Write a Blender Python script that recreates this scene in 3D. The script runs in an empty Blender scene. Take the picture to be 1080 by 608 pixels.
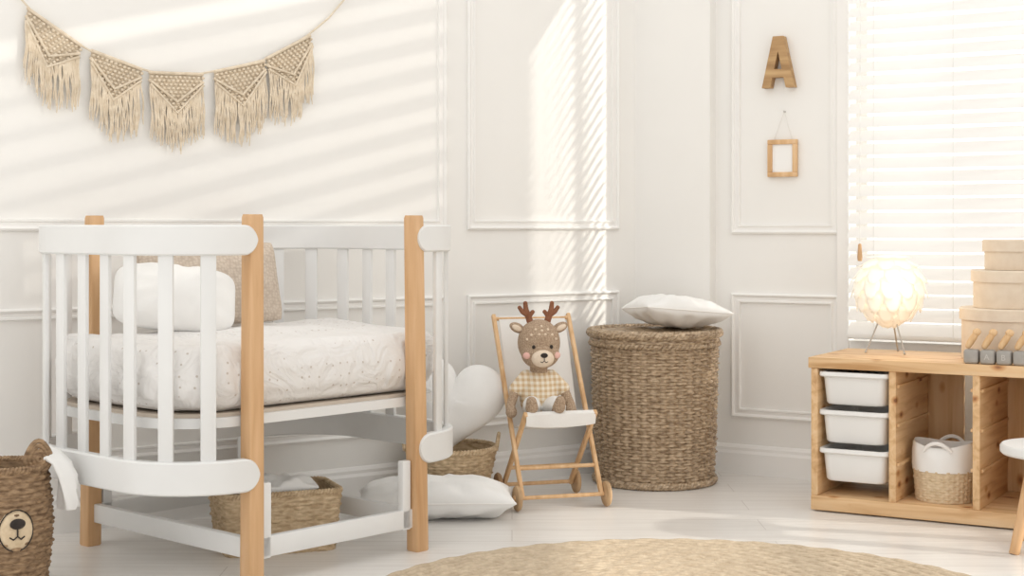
import bpy, bmesh, math, random
from math import sin, cos, pi, sqrt, radians, atan2
from mathutils import Vector, Matrix, noise
random.seed(7)
SC = bpy.context.scene
COL = SC.collection
F = 1600.0; HZ = 238.0; CH = 0.9

def ray(px, py): return Vector(((px-540)/F, 1.0, -(py-HZ)/F))
def at(px, py, Y):
    r = ray(px, py)*Y; r.z += CH; return r

# ------------------------------------------------------------------ mesh helpers
def obj(name, bm, mat, parent=None, smooth=True, label=None):
    bmesh.ops.recalc_face_normals(bm, faces=bm.faces)
    me = bpy.data.meshes.new(name); bm.to_mesh(me); bm.free()
    if smooth:
        for p in me.polygons: p.use_smooth = True
        try: me.set_sharp_from_angle(angle=radians(42))
        except Exception: pass
    me.materials.append(mat)
    o = bpy.data.objects.new(name, me); COL.objects.link(o)
    if parent: o.parent = parent
    if label: o['label'] = label
    return o
def tag(o, label, cat, group=None):
    o['label'] = label; o['category'] = cat
    if group: o['group'] = group
    return o
def thing(name, label, cat, loc=(0,0,0), rz=0, group=None):
    o = bpy.data.objects.new(name, None); COL.objects.link(o)
    o.empty_display_size = .05
    o.location = loc; o.rotation_euler = (0,0,rz)
    return tag(o, label, cat, group)
def struct(name, bm, mat, loc=(0,0,0), rz=0, smooth=False):
    o = obj(name, bm, mat, None, smooth); o['kind'] = 'structure'
    o.location = loc; o.rotation_euler = (0,0,rz); return o
def B(): return bmesh.new()

def box(bm, c, s, rot=None, bev=0.0, seg=2):
    M = Matrix.Translation(Vector(c)) @ (rot.to_4x4() if rot is not None else Matrix.Identity(4)) @ Matrix.Diagonal((s[0], s[1], s[2], 1))
    r = bmesh.ops.create_cube(bm, size=1.0, matrix=M)
    if bev > 0:
        es = set()
        for v in r['verts']:
            for e in v.link_edges: es.add(e)
        bmesh.ops.bevel(bm, geom=list(es), offset=bev, segments=seg, affect='EDGES', profile=.5)
def bar(bm, p, q, w, t, bev=.002, side=None):
    p = Vector(p); q = Vector(q); d = q-p; L = d.length; d.normalize()
    a = Vector(side) if side else (Vector((1,0,0)) if abs(d.x) < .9 else Vector((0,1,0)))
    y = d.cross(a).normalized(); x = y.cross(d).normalized()
    R = Matrix((x, y, d)).transposed()
    box(bm, (p+q)/2, (w, t, L), R, bev)
def tube(bm, pts, r, seg=8, closed=False, cap=True):
    pts = [Vector(p) for p in pts]; n = len(pts)
    rs = r if isinstance(r, (list, tuple)) else [r]*n
    rings = []; nrm = None
    for i, p in enumerate(pts):
        t = (pts[(i+1) % n]-pts[i-1]) if closed else (pts[min(i+1, n-1)]-pts[max(i-1, 0)])
        if t.length < 1e-9: t = Vector((0,0,1))
        t.normalize()
        if nrm is None:
            a = Vector((0,0,1)) if abs(t.z) < .9 else Vector((1,0,0))
            nrm = t.cross(a).normalized()
        else:
            nrm = (nrm-t*nrm.dot(t)).normalized()
        b = t.cross(nrm)
        rings.append([bm.verts.new(p+(nrm*cos(2*pi*k/seg)+b*sin(2*pi*k/seg))*rs[i]) for k in range(seg)])
    m = n if closed else n-1
    for i in range(m):
        a = rings[i]; b = rings[(i+1) % n]
        for k in range(seg):
            bm.faces.new((a[k], a[(k+1) % seg], b[(k+1) % seg], b[k]))
    if cap and not closed:
        bm.faces.new(rings[0][::-1]); bm.faces.new(rings[-1])
def ball(bm, c, r, u=16, v=10, rot=None):
    if not isinstance(r, (tuple, list)): r = (r, r, r)
    M = Matrix.Translation(Vector(c)) @ (rot.to_4x4() if rot is not None else Matrix.Identity(4)) @ Matrix.Diagonal((r[0], r[1], r[2], 1))
    bmesh.ops.create_uvsphere(bm, u_segments=u, v_segments=v, radius=1.0, matrix=M)
def lathe(bm, prof, seg=48, c=(0,0,0), cap0=True, cap1=True):
    rings = []
    for (r, z) in prof:
        rings.append([bm.verts.new((c[0]+r*cos(2*pi*k/seg), c[1]+r*sin(2*pi*k/seg), c[2]+z)) for k in range(seg)])
    for i in range(len(rings)-1):
        a, b = rings[i], rings[i+1]
        for k in range(seg): bm.faces.new((a[k], a[(k+1) % seg], b[(k+1) % seg], b[k]))
    if cap0: bm.faces.new(rings[0][::-1])
    if cap1: bm.faces.new(rings[-1])
def rrect(hx, hy, r, n=8):
    pts = []
    for (sx, sy, a0) in ((1,1,0), (-1,1,pi/2), (-1,-1,pi), (1,-1,1.5*pi)):
        for k in range(n+1):
            a = a0+pi/2*k/n
            pts.append((sx*(hx-r)+r*cos(a), sy*(hy-r)+r*sin(a)))
    return pts
def loft(bm, rings, cap0=True, cap1=True):
    R = [[bm.verts.new(p) for p in ring] for ring in rings]
    for a, b in zip(R[:-1], R[1:]):
        n = len(a)
        for k in range(n): bm.faces.new((a[k], a[(k+1) % n], b[(k+1) % n], b[k]))
    if cap0: bm.faces.new(R[0][::-1])
    if cap1: bm.faces.new(R[-1])
def resample(pts, n):
    P = [Vector((p[0], p[1], 0)) for p in pts]; P.append(P[0].copy())
    L = [0]
    for i in range(1, len(P)): L.append(L[-1]+(P[i]-P[i-1]).length)
    out = []; j = 0
    for k in range(n):
        s = L[-1]*k/n
        while L[j+1] < s: j += 1
        t = (s-L[j])/max(1e-9, L[j+1]-L[j])
        out.append(P[j].lerp(P[j+1], t))
    return out
def woven(bm, plan, z0, z1, scale, stakes, rows, amp, sps=4, spr=4, thick=.012, bottom=True, rib=.75):
    """over-under basket weave on upright stakes; plan = closed xy outline, scale(t) widens it with height"""
    stakes += stakes % 2
    n = stakes*sps
    P = resample(plan, n)
    nor = []
    for i in range(n):
        t = P[(i+1) % n]-P[i-1]; nn = Vector((t.y, -t.x, 0)).normalized()
        if nn.dot(P[i]) < 0: nn = -nn
        nor.append(nn)
    rings = []
    for j in range(rows*spr+1):
        row = min(j//spr, rows-1); f = (j-row*spr)/spr
        t = j/(rows*spr); z = z0+(z1-z0)*t
        env = sqrt(max(0, sin(pi*f)))
        wob = .8+.5*noise.noise(Vector((row*1.7, 0, 5)))
        ring = []
        for i in range(n):
            ph = pi*i/sps+pi*(row % 2)
            d = i/sps-round(i/sps)
            stake = amp*rib*max(0, 1-(d*3.2)**2)
            off = max(amp*env*wob*(.75+1.05*cos(ph)), stake)
            s = scale(t)
            zz = z+.0012*noise.noise(Vector((i*.35, row*3.1, 1)))
            p = Vector((P[i].x*s, P[i].y*s, zz))+nor[i]*off
            ring.append(p)
        rings.append(ring)
    s = scale(1); rings.append([Vector((P[i].x*s, P[i].y*s, z1))-nor[i]*thick for i in range(n)])
    s = scale(0); rings.append([Vector((P[i].x*s, P[i].y*s, z0+.01))-nor[i]*thick for i in range(n)])
    loft(bm, rings, cap0=bottom, cap1=True)
def rope(bm, path, R, r, turns, closed=True, strands=2, seg=6, m=None):
    """twisted rim: strands coiling round a closed path"""
    n = m or turns*8
    P = resample([(p[0], p[1]) for p in path], n); z = path[0][2] if len(path[0]) > 2 else 0
    for s in range(strands):
        pts = []
        for i in range(n):
            t = P[(i+1) % n]-P[i-1]; nn = Vector((t.y, -t.x, 0)).normalized()
            a = 2*pi*turns*i/n+2*pi*s/strands
            pts.append(Vector((P[i].x, P[i].y, z))+nn*R*cos(a)+Vector((0,0,1))*R*sin(a))
        tube(bm, pts, r, seg, closed=True)
def circle(r, n=64, z=0, c=(0,0)): return [(c[0]+r*cos(2*pi*k/n), c[1]+r*sin(2*pi*k/n), z) for k in range(n)]
def pillow(w, h, t, n=36, seed=0, wr=.006, pinch=.04, freq=9, rnd=0.1, pw=.42):
    bm = B()
    for sgn in (1, -1):
        g = []
        for i in range(n+1):
            row = []
            for j in range(n+1):
                u = sin(pi/2*(-1+2*i/n)); v = sin(pi/2*(-1+2*j/n))
                x = w/2*u*(1-pinch*(1-v*v))*sqrt(1-rnd*v**4*u*u); y = h/2*v*(1-pinch*(1-u*u))*sqrt(1-rnd*u**4*v*v)
                e = max(0, (1-u*u)*(1-v*v))
                th = t/2*e**pw
                k = min(1, e*4)
                q = Vector((x*freq+seed, y*freq, sgn*3+seed))
                ang = atan2(y, x); rad = sqrt(u*u+v*v)
                cre = .35*wr*sin(ang*11+seed)*min(1, rad)*k
                z = sgn*th+wr*k*(noise.noise(q)+.5*noise.noise(q*2.3))+cre
                row.append(bm.verts.new((x, y, z)))
            g.append(row)
        for i in range(n):
            for j in range(n): bm.faces.new((g[i][j], g[i+1][j], g[i+1][j+1], g[i][j+1]))
    bmesh.ops.remove_doubles(bm, verts=bm.verts, dist=.0005)
    return bm
def piping(w, h, pinch, rnd, r=.0028, n=40):
    """corded seam round a pillow"""
    pts = []
    def P(u, v): return (w/2*u*(1-pinch*(1-v*v))*sqrt(1-rnd*v**4*u*u), h/2*v*(1-pinch*(1-u*u))*sqrt(1-rnd*u**4*v*v), 0)
    for k in range(n): pts.append(P(-1+2*k/n, -1))
    for k in range(n): pts.append(P(1, -1+2*k/n))
    for k in range(n): pts.append(P(1-2*k/n, 1))
    for k in range(n): pts.append(P(-1, 1-2*k/n))
    bm = B(); tube(bm, pts, r, 6, closed=True); return bm

# ------------------------------------------------------------------ materials
def newmat(name):
    m = bpy.data.materials.new(name); m.use_nodes = True
    nt = m.node_tree; b = nt.nodes['Principled BSDF']; return m, nt, b
def L(nt, a, b): nt.links.new(a, b)
def coords(nt, scale=(1,1,1), kind='Object'):
    tc = nt.nodes.new('ShaderNodeTexCoord'); mp = nt.nodes.new('ShaderNodeMapping')
    mp.inputs['Scale'].default_value = scale
    L(nt, tc.outputs[kind], mp.inputs['Vector']); return mp.outputs['Vector']
def ramp(nt, fac, stops):
    r = nt.nodes.new('ShaderNodeValToRGB'); e = r.color_ramp.elements
    e[0].position = stops[0][0]; e[0].color = (*stops[0][1], 1)
    e[1].position = stops[-1][0]; e[1].color = (*stops[-1][1], 1)
    for p, c in stops[1:-1]:
        x = e.new(p); x.color = (*c, 1)
    L(nt, fac, r.inputs['Fac']); return r.outputs['Color']
def noisemat(name, c1, c2, scale=20, rough=.7, stretch=(1,1,1), bump=.1, bscale=None, detail=4, metal=0, dist=.001):
    m, nt, b = newmat(name)
    v = coords(nt, stretch)
    n = nt.nodes.new('ShaderNodeTexNoise'); n.inputs['Scale'].default_value = scale; n.inputs['Detail'].default_value = detail
    L(nt, v, n.inputs['Vector'])
    L(nt, ramp(nt, n.outputs['Fac'], [(.3, c1), (.7, c2)]), b.inputs['Base Color'])
    b.inputs['Roughness'].default_value = rough; b.inputs['Metallic'].default_value = metal
    if bump:
        n2 = nt.nodes.new('ShaderNodeTexNoise'); n2.inputs['Scale'].default_value = bscale or scale*3
        L(nt, v, n2.inputs['Vector'])
        bp = nt.nodes.new('ShaderNodeBump'); bp.inputs['Strength'].default_value = bump; bp.inputs['Distance'].default_value = dist
        L(nt, n2.outputs['Fac'], bp.inputs['Height']); L(nt, bp.outputs['Normal'], b.inputs['Normal'])
    return m
def woodmat(name, c1, c2, c3, axis=2, rough=.5, knots=False):
    m, nt, b = newmat(name)
    st = [16, 16, 16]; st[axis] = 1.3
    v = coords(nt, tuple(st))
    n = nt.nodes.new('ShaderNodeTexNoise'); n.inputs['Scale'].default_value = 2.2; n.inputs['Detail'].default_value = 5; n.inputs['Distortion'].default_value = .6
    L(nt, v, n.inputs['Vector'])
    col = ramp(nt, n.outputs['Fac'], [(.28, c3), (.5, c2), (.72, c1)])
    if knots:
        st2 = [11, 11, 11]; st2[axis] = 6
        v2 = coords(nt, tuple(st2))
        vo = nt.nodes.new('ShaderNodeTexVoronoi'); vo.inputs['Scale'].default_value = 1.4
        L(nt, v2, vo.inputs['Vector'])
        k = ramp(nt, vo.outputs['Distance'], [(.07, (.26,.11,.04)), (.13, (.72,.50,.33)), (.24, (1,1,1))])
        mx = nt.nodes.new('ShaderNodeMixRGB'); mx.blend_type = 'MULTIPLY'; mx.inputs['Fac'].default_value = .9
        L(nt, col, mx.inputs['Color1']); L(nt, k, mx.inputs['Color2']); col = mx.outputs['Color']
    L(nt, col, b.inputs['Base Color'])
    b.inputs['Roughness'].default_value = rough
    return m
def dotmat(name, base, dot, scale, size):
    m, nt, b = newmat(name)
    v = coords(nt)
    vo = nt.nodes.new('ShaderNodeTexVoronoi'); vo.inputs['Scale'].default_value = scale; vo.inputs['Randomness'].default_value = .35
    L(nt, v, vo.inputs['Vector'])
    L(nt, ramp(nt, vo.outputs['Distance'], [(size, dot), (size+.05, base)]), b.inputs['Base Color'])
    b.inputs['Roughness'].default_value = .9
    n2 = nt.nodes.new('ShaderNodeTexNoise'); n2.inputs['Scale'].default_value = 10; n2.inputs['Detail'].default_value = 3; n2.inputs['Distortion'].default_value = 1.6
    L(nt, v, n2.inputs['Vector'])
    bp = nt.nodes.new('ShaderNodeBump'); bp.inputs['Strength'].default_value = .8; bp.inputs['Distance'].default_value = .022
    L(nt, n2.outputs['Fac'], bp.inputs['Height']); L(nt, bp.outputs['Normal'], b.inputs['Normal'])
    return m
def knitmat(name, c1, c2, scale, dist):
    m, nt, b = newmat(name)
    v = coords(nt, (1, 1, 1.25))
    vo = nt.nodes.new('ShaderNodeTexVoronoi'); vo.inputs['Scale'].default_value = scale; vo.inputs['Randomness'].default_value = .6
    L(nt, v, vo.inputs['Vector'])
    L(nt, ramp(nt, vo.outputs['Distance'], [(.1, c2), (.75, c1)]), b.inputs['Base Color'])
    b.inputs['Roughness'].default_value = .97
    bp = nt.nodes.new('ShaderNodeBump'); bp.invert = True; bp.inputs['Strength'].default_value = .9; bp.inputs['Distance'].default_value = dist
    L(nt, vo.outputs['Distance'], bp.inputs['Height']); L(nt, bp.outputs['Normal'], b.inputs['Normal'])
    return m

WALL = noisemat('wall_paint', (.87,.86,.835), (.89,.88,.855), 3, .55, bump=.03, bscale=60)
TRIM = noisemat('trim_paint', (.88,.87,.85), (.91,.90,.88), 5, .45, bump=0)
WHITE = noisemat('white_lacquer', (.77,.775,.77), (.81,.815,.81), 6, .38, bump=0)
BEECH = woodmat('beech_wood', (.72,.46,.255), (.65,.40,.205), (.55,.31,.145), 2, .45)
PINE = woodmat('pine_wood_x', (.82,.59,.36), (.75,.50,.27), (.56,.32,.14), 0, .5, True)
PINEV = woodmat('pine_wood_y', (.82,.59,.36), (.74,.49,.26), (.55,.31,.14), 1, .5, True)
PINEZ = woodmat('pine_wood_z', (.82,.59,.36), (.74,.49,.26), (.55,.31,.14), 2, .5, True)
TOYWOOD = woodmat('toy_chair_wood', (.80,.56,.33), (.72,.46,.24), (.58,.34,.16), 2, .5)
OLDWOOD = woodmat('letter_wood', (.60,.40,.20), (.45,.27,.12), (.28,.15,.06), 0, .6)
FABW = noisemat('white_cotton', (.83,.825,.81), (.87,.865,.85), 12, .92, bump=.25, bscale=120)
FABW2 = noisemat('off_white_linen', (.82,.80,.77), (.86,.845,.82), 12, .92, bump=.3, bscale=140)
DOTS = dotmat('dotted_sheet', (.81,.795,.78), (.58,.52,.47), 38, .095)
KNIT = knitmat('beige_knit', (.52,.43,.35), (.66,.57,.48), 110, .003)
WICK = noisemat('willow_wicker', (.21,.135,.075), (.62,.48,.33), 50, .36, (1,1,3), bump=.3, detail=3)
SEAG = noisemat('seagrass_weave', (.40,.28,.16), (.68,.53,.35), 40, .7, (1,1,3), bump=.3)
BROWNG = noisemat('brown_grass_weave', (.14,.08,.04), (.42,.28,.16), 45, .7, (1,1,3), bump=.3)
JUTE = noisemat('jute_rug', (.47,.37,.26), (.65,.54,.40), 45, .95, bump=.6, dist=.004)
JUTE2 = noisemat('pale_jute', (.62,.48,.31), (.76,.62,.44), 60, .9, bump=.5, dist=.002)
COTTON = noisemat('macrame_cotton', (.66,.55,.41), (.81,.71,.57), 50, .95, bump=.4, dist=.002)
CORD = noisemat('cotton_cord', (.66,.56,.43), (.78,.70,.58), 60, .9, bump=.3)
PLASTIC = noisemat('white_plastic', (.84,.84,.83), (.87,.87,.86), 4, .35, bump=0)
KRAFT = noisemat('kraft_cardboard', (.74,.62,.49), (.80,.69,.56), 30, .8, bump=.1)
GREYB = noisemat('grey_block_paint', (.34,.32,.295), (.42,.40,.37), 30, .6, bump=0)
DARK = noisemat('pale_slat_board', (.55,.47,.39), (.62,.54,.45), 20, .8, bump=0)
BLACK = noisemat('black_yarn', (.02,.015,.012), (.04,.03,.025), 60, .8, bump=.2)
CREAM = noisemat('cream_felt', (.76,.62,.48), (.84,.71,.57), 80, .95, bump=.3)
DEER = knitmat('brown_crochet', (.38,.265,.18), (.58,.44,.315), 170, .0035)
ANTL = noisemat('rust_felt', (.22,.085,.045), (.30,.13,.07), 60, .95, bump=.3)
PINK = noisemat('pink_felt', (.78,.46,.40), (.82,.52,.46), 60, .95, bump=.2)
METAL = noisemat('brushed_metal', (.45,.43,.40), (.55,.53,.50), 30, .35, bump=0, metal=.8)
PAPER = noisemat('white_paper', (.90,.90,.89), (.92,.92,.91), 10, .8, bump=0)
LETTER = noisemat('letter_paint', (.55,.53,.50), (.60,.58,.55), 10, .8, bump=0)
RUBBER = noisemat('wheel_wood', (.44,.28,.15), (.58,.39,.22), 30, .6, bump=0)

# gingham
GING, nt, b = newmat('gingham_cloth')
v = coords(nt)
sp = nt.nodes.new('ShaderNodeSeparateXYZ'); L(nt, v, sp.inputs[0])
outs = []
for ax in ('X', 'Z'):
    m1 = nt.nodes.new('ShaderNodeMath'); m1.operation = 'MULTIPLY'; m1.inputs[1].default_value = 58; L(nt, sp.outputs[ax], m1.inputs[0])
    m2 = nt.nodes.new('ShaderNodeMath'); m2.operation = 'FRACT'; L(nt, m1.outputs[0], m2.inputs[0])
    m3 = nt.nodes.new('ShaderNodeMath'); m3.operation = 'GREATER_THAN'; m3.inputs[1].default_value = .5; L(nt, m2.outputs[0], m3.inputs[0])
    outs.append(m3.outputs[0])
ad = nt.nodes.new('ShaderNodeMath'); ad.operation = 'ADD'; L(nt, outs[0], ad.inputs[0]); L(nt, outs[1], ad.inputs[1])
dv = nt.nodes.new('ShaderNodeMath'); dv.operation = 'MULTIPLY'; dv.inputs[1].default_value = .5; L(nt, ad.outputs[0], dv.inputs[0])
L(nt, ramp(nt, dv.outputs[0], [(.0, (.86,.79,.68)), (.5, (.77,.63,.45)), (1, (.64,.46,.27))]), b.inputs['Base Color'])
b.inputs['Roughness'].default_value = .9

# slats: thin translucent white
SLAT, nt, b = newmat('blind_slat')
b.inputs['Base Color'].default_value = (.88,.875,.865,1); b.inputs['Roughness'].default_value = .5
tr = nt.nodes.new('ShaderNodeBsdfTranslucent'); tr.inputs['Color'].default_value = (.97,.94,.89,1)
mx = nt.nodes.new('ShaderNodeMixShader'); mx.inputs[0].default_value = .20
L(nt, b.outputs[0], mx.inputs[1]); L(nt, tr.outputs[0], mx.inputs[2]); L(nt, mx.outputs[0], nt.nodes['Material Output'].inputs['Surface'])
# lit lamp shade
SHADE, nt, b = newmat('lit_lamp_shade')
b.inputs['Base Color'].default_value = (.88,.84,.76,1); b.inputs['Roughness'].default_value = .5
b.inputs['Emission Color'].default_value = (1,.87,.68,1); b.inputs['Emission Strength'].default_value = .30
# floor planks
FLOOR, nt, b = newmat('whitewashed_planks')
v = coords(nt)
br = nt.nodes.new('ShaderNodeTexBrick'); br.inputs['Scale'].default_value = 1.0
br.inputs['Brick Width'].default_value = 1.5; br.inputs['Row Height'].default_value = .16; br.inputs['Mortar Size'].default_value = .0016
br.inputs['Color1'].default_value = (.83,.81,.78,1); br.inputs['Color2'].default_value = (.88,.86,.83,1); br.inputs['Mortar'].default_value = (.66,.63,.60,1)
L(nt, v, br.inputs['Vector'])
v2 = coords(nt, (1.2, 14, 14))
n = nt.nodes.new('ShaderNodeTexNoise'); n.inputs['Scale'].default_value = 3; n.inputs['Detail'].default_value = 6; L(nt, v2, n.inputs['Vector'])
g = ramp(nt, n.outputs['Fac'], [(.3, (.88,.87,.86)), (.7, (1,1,1))])
mm = nt.nodes.new('ShaderNodeMixRGB'); mm.blend_type = 'MULTIPLY'; mm.inputs['Fac'].default_value = .9
L(nt, br.outputs['Color'], mm.inputs['Color1']); L(nt, g, mm.inputs['Color2']); L(nt, mm.outputs['Color'], b.inputs['Base Color'])
b.inputs['Roughness'].default_value = .30

# ------------------------------------------------------------------ room
AL = math.atan(.68); W0 = Vector((.47, 5.66, 0))            # left wall line
BE = radians(-30); V0 = Vector((.745, 5.55, 0))             # right wall line
def on_wall(px, py, O, ang):
    n = Vector((sin(ang), -cos(ang), 0)); e = Vector((cos(ang), sin(ang), 0))
    r = ray(px, py); t = n.dot(O)/n.dot(r)
    p = r*t; p.z += CH
    return (p-O).dot(e), p.z
def LW(px, py): return on_wall(px, py, W0, AL)
def RW(px, py): return on_wall(px, py, V0, BE)

bm = B(); box(bm, (0, 2.6, -.03), (10, 9, .06)); fl = struct('floor', bm, FLOOR)
bm = B(); box(bm, (-2.2, .06, 1.5), (4.6, .12, 3.0)); struct('wall_left', bm, WALL, W0, AL)
WS0, WS1, WZ0, WZ1 = RW(897, 300)[0], 2.55, .50, 2.45
T = .06
bm = B()
box(bm, ((WS0-.3)/2, T/2, 1.5), (WS0+.3, T, 3.0))
box(bm, ((WS1+2.75)/2, T/2, 1.5), (2.75-WS1, T, 3.0))
box(bm, ((WS0+WS1)/2, T/2, WZ0/2), (WS1-WS0, T, WZ0))
box(bm, ((WS0+WS1)/2, T/2, (WZ1+3)/2), (WS1-WS0, T, 3-WZ1))
struct('wall_right', bm, WALL, V0, BE)
bm = B(); box(bm, (-.16, -.0275, 1.5), (.32, .055, 3.0)); struct('wall_corner', bm, WALL, V0, BE)

BASEP = [(0,0), (.018,0), (.018,.075), (.012,.085), (.012,.095), (.006,.104), (0,.107)]
def baseboard(name, O, ang, x0, x1, y=0):
    bm = B()
    r0 = [bm.verts.new((x0, y-d, z)) for d, z in BASEP]; r1 = [bm.verts.new((x1, y-d, z)) for d, z in BASEP]
    n = len(BASEP)
    for i in range(n): bm.faces.new((r0[i], r0[(i+1) % n], r1[(i+1) % n], r1[i]))
    bm.faces.new(r0); bm.faces.new(r1[::-1])
    struct(name, bm, TRIM, O, ang)
baseboard('baseboard_left', W0, AL, -4.4, -.0)
baseboard('baseboard_right', V0, BE, 0, 2.75)
baseboard('baseboard_corner', V0, BE, -.31, .018, -.055)

def molding(name, O, ang, x0, x1, z0, z1):
    prof = [(0,0), (0,.010), (.006,.014), (.012,.010), (.014,.006), (.024,.006), (.027,.010), (.032,.010), (.034,0)]
    bm = B(); rings = []
    for d, o in prof:
        rings.append([(x0+d, -o, z0+d), (x1-d, -o, z0+d), (x1-d, -o, z1-d), (x0+d, -o, z1-d)])
    loft(bm, rings, False, False)
    struct(name, bm, TRIM, O, ang)
ml = [LW(492,300)[0], LW(652,300)[0], LW(470,300)[0]]
k = 1
for x0, x1 in ((ml[0], ml[1]), (-2.9, ml[2])):
    molding('trim_%d' % k, W0, AL, x0, x1, .885, 2.6); k += 1
    molding('trim_%d' % k, W0, AL, x0, x1, .20, .66); k += 1
mr = [RW(772,300)[0], RW(886,300)[0]]
molding('trim_%d' % k, V0, BE, mr[0], mr[1], .87, 2.6); k += 1
molding('trim_%d' % k, V0, BE, mr[0], mr[1], .205, .655); k += 1

# window in the right wall
bm = B(); cw = .045
for (x, z, sx, sz) in ((WS0-cw/2, (WZ0+WZ1)/2, cw, WZ1-WZ0+2*cw), (WS1+cw/2, (WZ0+WZ1)/2, cw, WZ1-WZ0+2*cw), ((WS0+WS1)/2, WZ1+cw/2, WS1-WS0, cw), ((WS0+WS1)/2, WZ0-cw/2, WS1-WS0, cw)):
    box(bm, (x, -.008, z), (sx, .016, sz), None, .003)
for x in (WS0+.02, (WS0+WS1)/2, WS1-.02): box(bm, (x, T+.02, (WZ0+WZ1)/2), (.04, .03, WZ1-WZ0))
for z in (WZ0+.02, WZ1-.02): box(bm, ((WS0+WS1)/2, T+.02, z), (WS1-WS0, .03, .04))
struct('window_1', bm, TRIM, V0, BE)

bl = thing('venetian_blind', 'white venetian blind with tilted slats covering the window', 'blind', V0, BE)
bm = B(); z = WZ0+.045
a = radians(42)
while z < WZ1-.06:
    prof = []
    for q in (-1, -.8, -.5, -.2, .2, .5, .8, 1):
        c = .005*(1-q*q)
        prof.append((q*.030*cos(a)-c*sin(a), q*.030*sin(a)+c*cos(a)))
    r0 = [bm.verts.new((WS0+.006, -.035+yy, z+zz)) for yy, zz in prof]; r1 = [bm.verts.new((WS1-.006, -.035+yy, z+zz)) for yy, zz in prof]
    for i in range(7): bm.faces.new((r0[i], r0[i+1], r1[i+1], r1[i]))
    z += .0475
obj('slats', bm, SLAT, bl)
bm = B(); box(bm, ((WS0+WS1)/2, -.035, WZ1-.02), (WS1-WS0-.01, .05, .045), None, .003); obj('head_rail', bm, TRIM, bl)
bm = B(); box(bm, ((WS0+WS1)/2, -.035, WZ0+.018), (WS1-WS0-.01, .045, .018), None, .004); obj('bottom_rail', bm, TRIM, bl)
s = RW(1010, 300)[0]
for x in (WS0+.10, s, s+.55, s+1.0):
    bm = B()
    tube(bm, [(x, -.062, WZ0+.02), (x, -.062, WZ1-.03)], .0012, 5); tube(bm, [(x, -.010, WZ0+.02), (x, -.010, WZ1-.03)], .0012, 5)
    obj('ladder_cord', bm, FABW, bl)
tx, tz = RW(914, 266)
bm = B(); tube(bm, [(tx, -.078, tz), (tx+.002, -.075, WZ1-.03)], .0012, 6); pc = obj('pull_cord', bm, FABW, bl)
bm = B(); lathe(bm, [(.003,.03), (.006,.026), (.009,-.018), (.007,-.03)], 12, (tx, -.078, tz)); obj('tassel', bm, BEECH, pc)

# side wall outside the view, with a louvred window streaking the left wall and a low opening added to light the floor
SX = 3.1
HW = (2.62, 4.05, 1.95, 2.85); LWN = (2.75, 3.95, .32, .95)
bm = B(); 
y0, y1 = 1.0, 4.3
box(bm, (SX+.03, (y0+y1)/2, LWN[2]/2), (.06, y1-y0, LWN[2]))
box(bm, (SX+.03, (y0+LWN[0])/2, (LWN[2]+LWN[3])/2), (.06, LWN[0]-y0, LWN[3]-LWN[2])); box(bm, (SX+.03, (y1+LWN[1])/2, (LWN[2]+LWN[3])/2), (.06, y1-LWN[1], LWN[3]-LWN[2]))
box(bm, (SX+.03, (y0+y1)/2, (LWN[3]+HW[2])/2), (.06, y1-y0, HW[2]-LWN[3]))
box(bm, (SX+.03, (y0+HW[0])/2, (HW[2]+HW[3])/2), (.06, HW[0]-y0, HW[3]-HW[2])); box(bm, (SX+.03, (y1+HW[1])/2, (HW[2]+HW[3])/2), (.06, y1-HW[1], HW[3]-HW[2]))
box(bm, (SX+.03, (y0+y1)/2, (HW[3]+3)/2), (.06, y1-y0, 3-HW[3]))
struct('wall_side', bm, WALL)
for nm, (wy0, wy1, wz0, wz1), pitch, blade in (('window_2', HW, .098, .089), ('added_low_opening', LWN, .21, .02)):
    bm = B()
    for y in (wy0+.015, wy1-.015): box(bm, (SX+.03, y, (wz0+wz1)/2), (.04, .03, wz1-wz0))
    z = wz0+blade/2
    while z < wz1:
        box(bm, (SX+.03, (wy0+wy1)/2, z), (.006, wy1-wy0, blade)); z += pitch
    struct(nm, bm, TRIM)

# ------------------------------------------------------------------ rug
rug = B(); rr = .84; prof = []; NR = 32
for k in range(NR):
    r0 = rr*k/NR; d = rr/NR
    for f in (0, .15, .35, .65, .85): prof.append((max(.0005, r0+d*f), .002+.011*sqrt(max(0, sin(pi*min(1, f))))))
prof.append((rr, .001))
rings = []
for ri, (r, z) in enumerate(prof):
    nk = 200
    rings.append([(r*cos(2*pi*k/nk), r*sin(2*pi*k/nk), z+(.0018*sin(k*pi/2+(ri//5)*2.1) if z > .004 else 0)) for k in range(nk)])
loft(rug, rings, True, False)
o = obj('round_rug', rug, JUTE); o.location = (.42, 3.46, 0.001)
tag(o, 'round braided jute rug lying on the whitewashed floor', 'rug')

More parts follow.
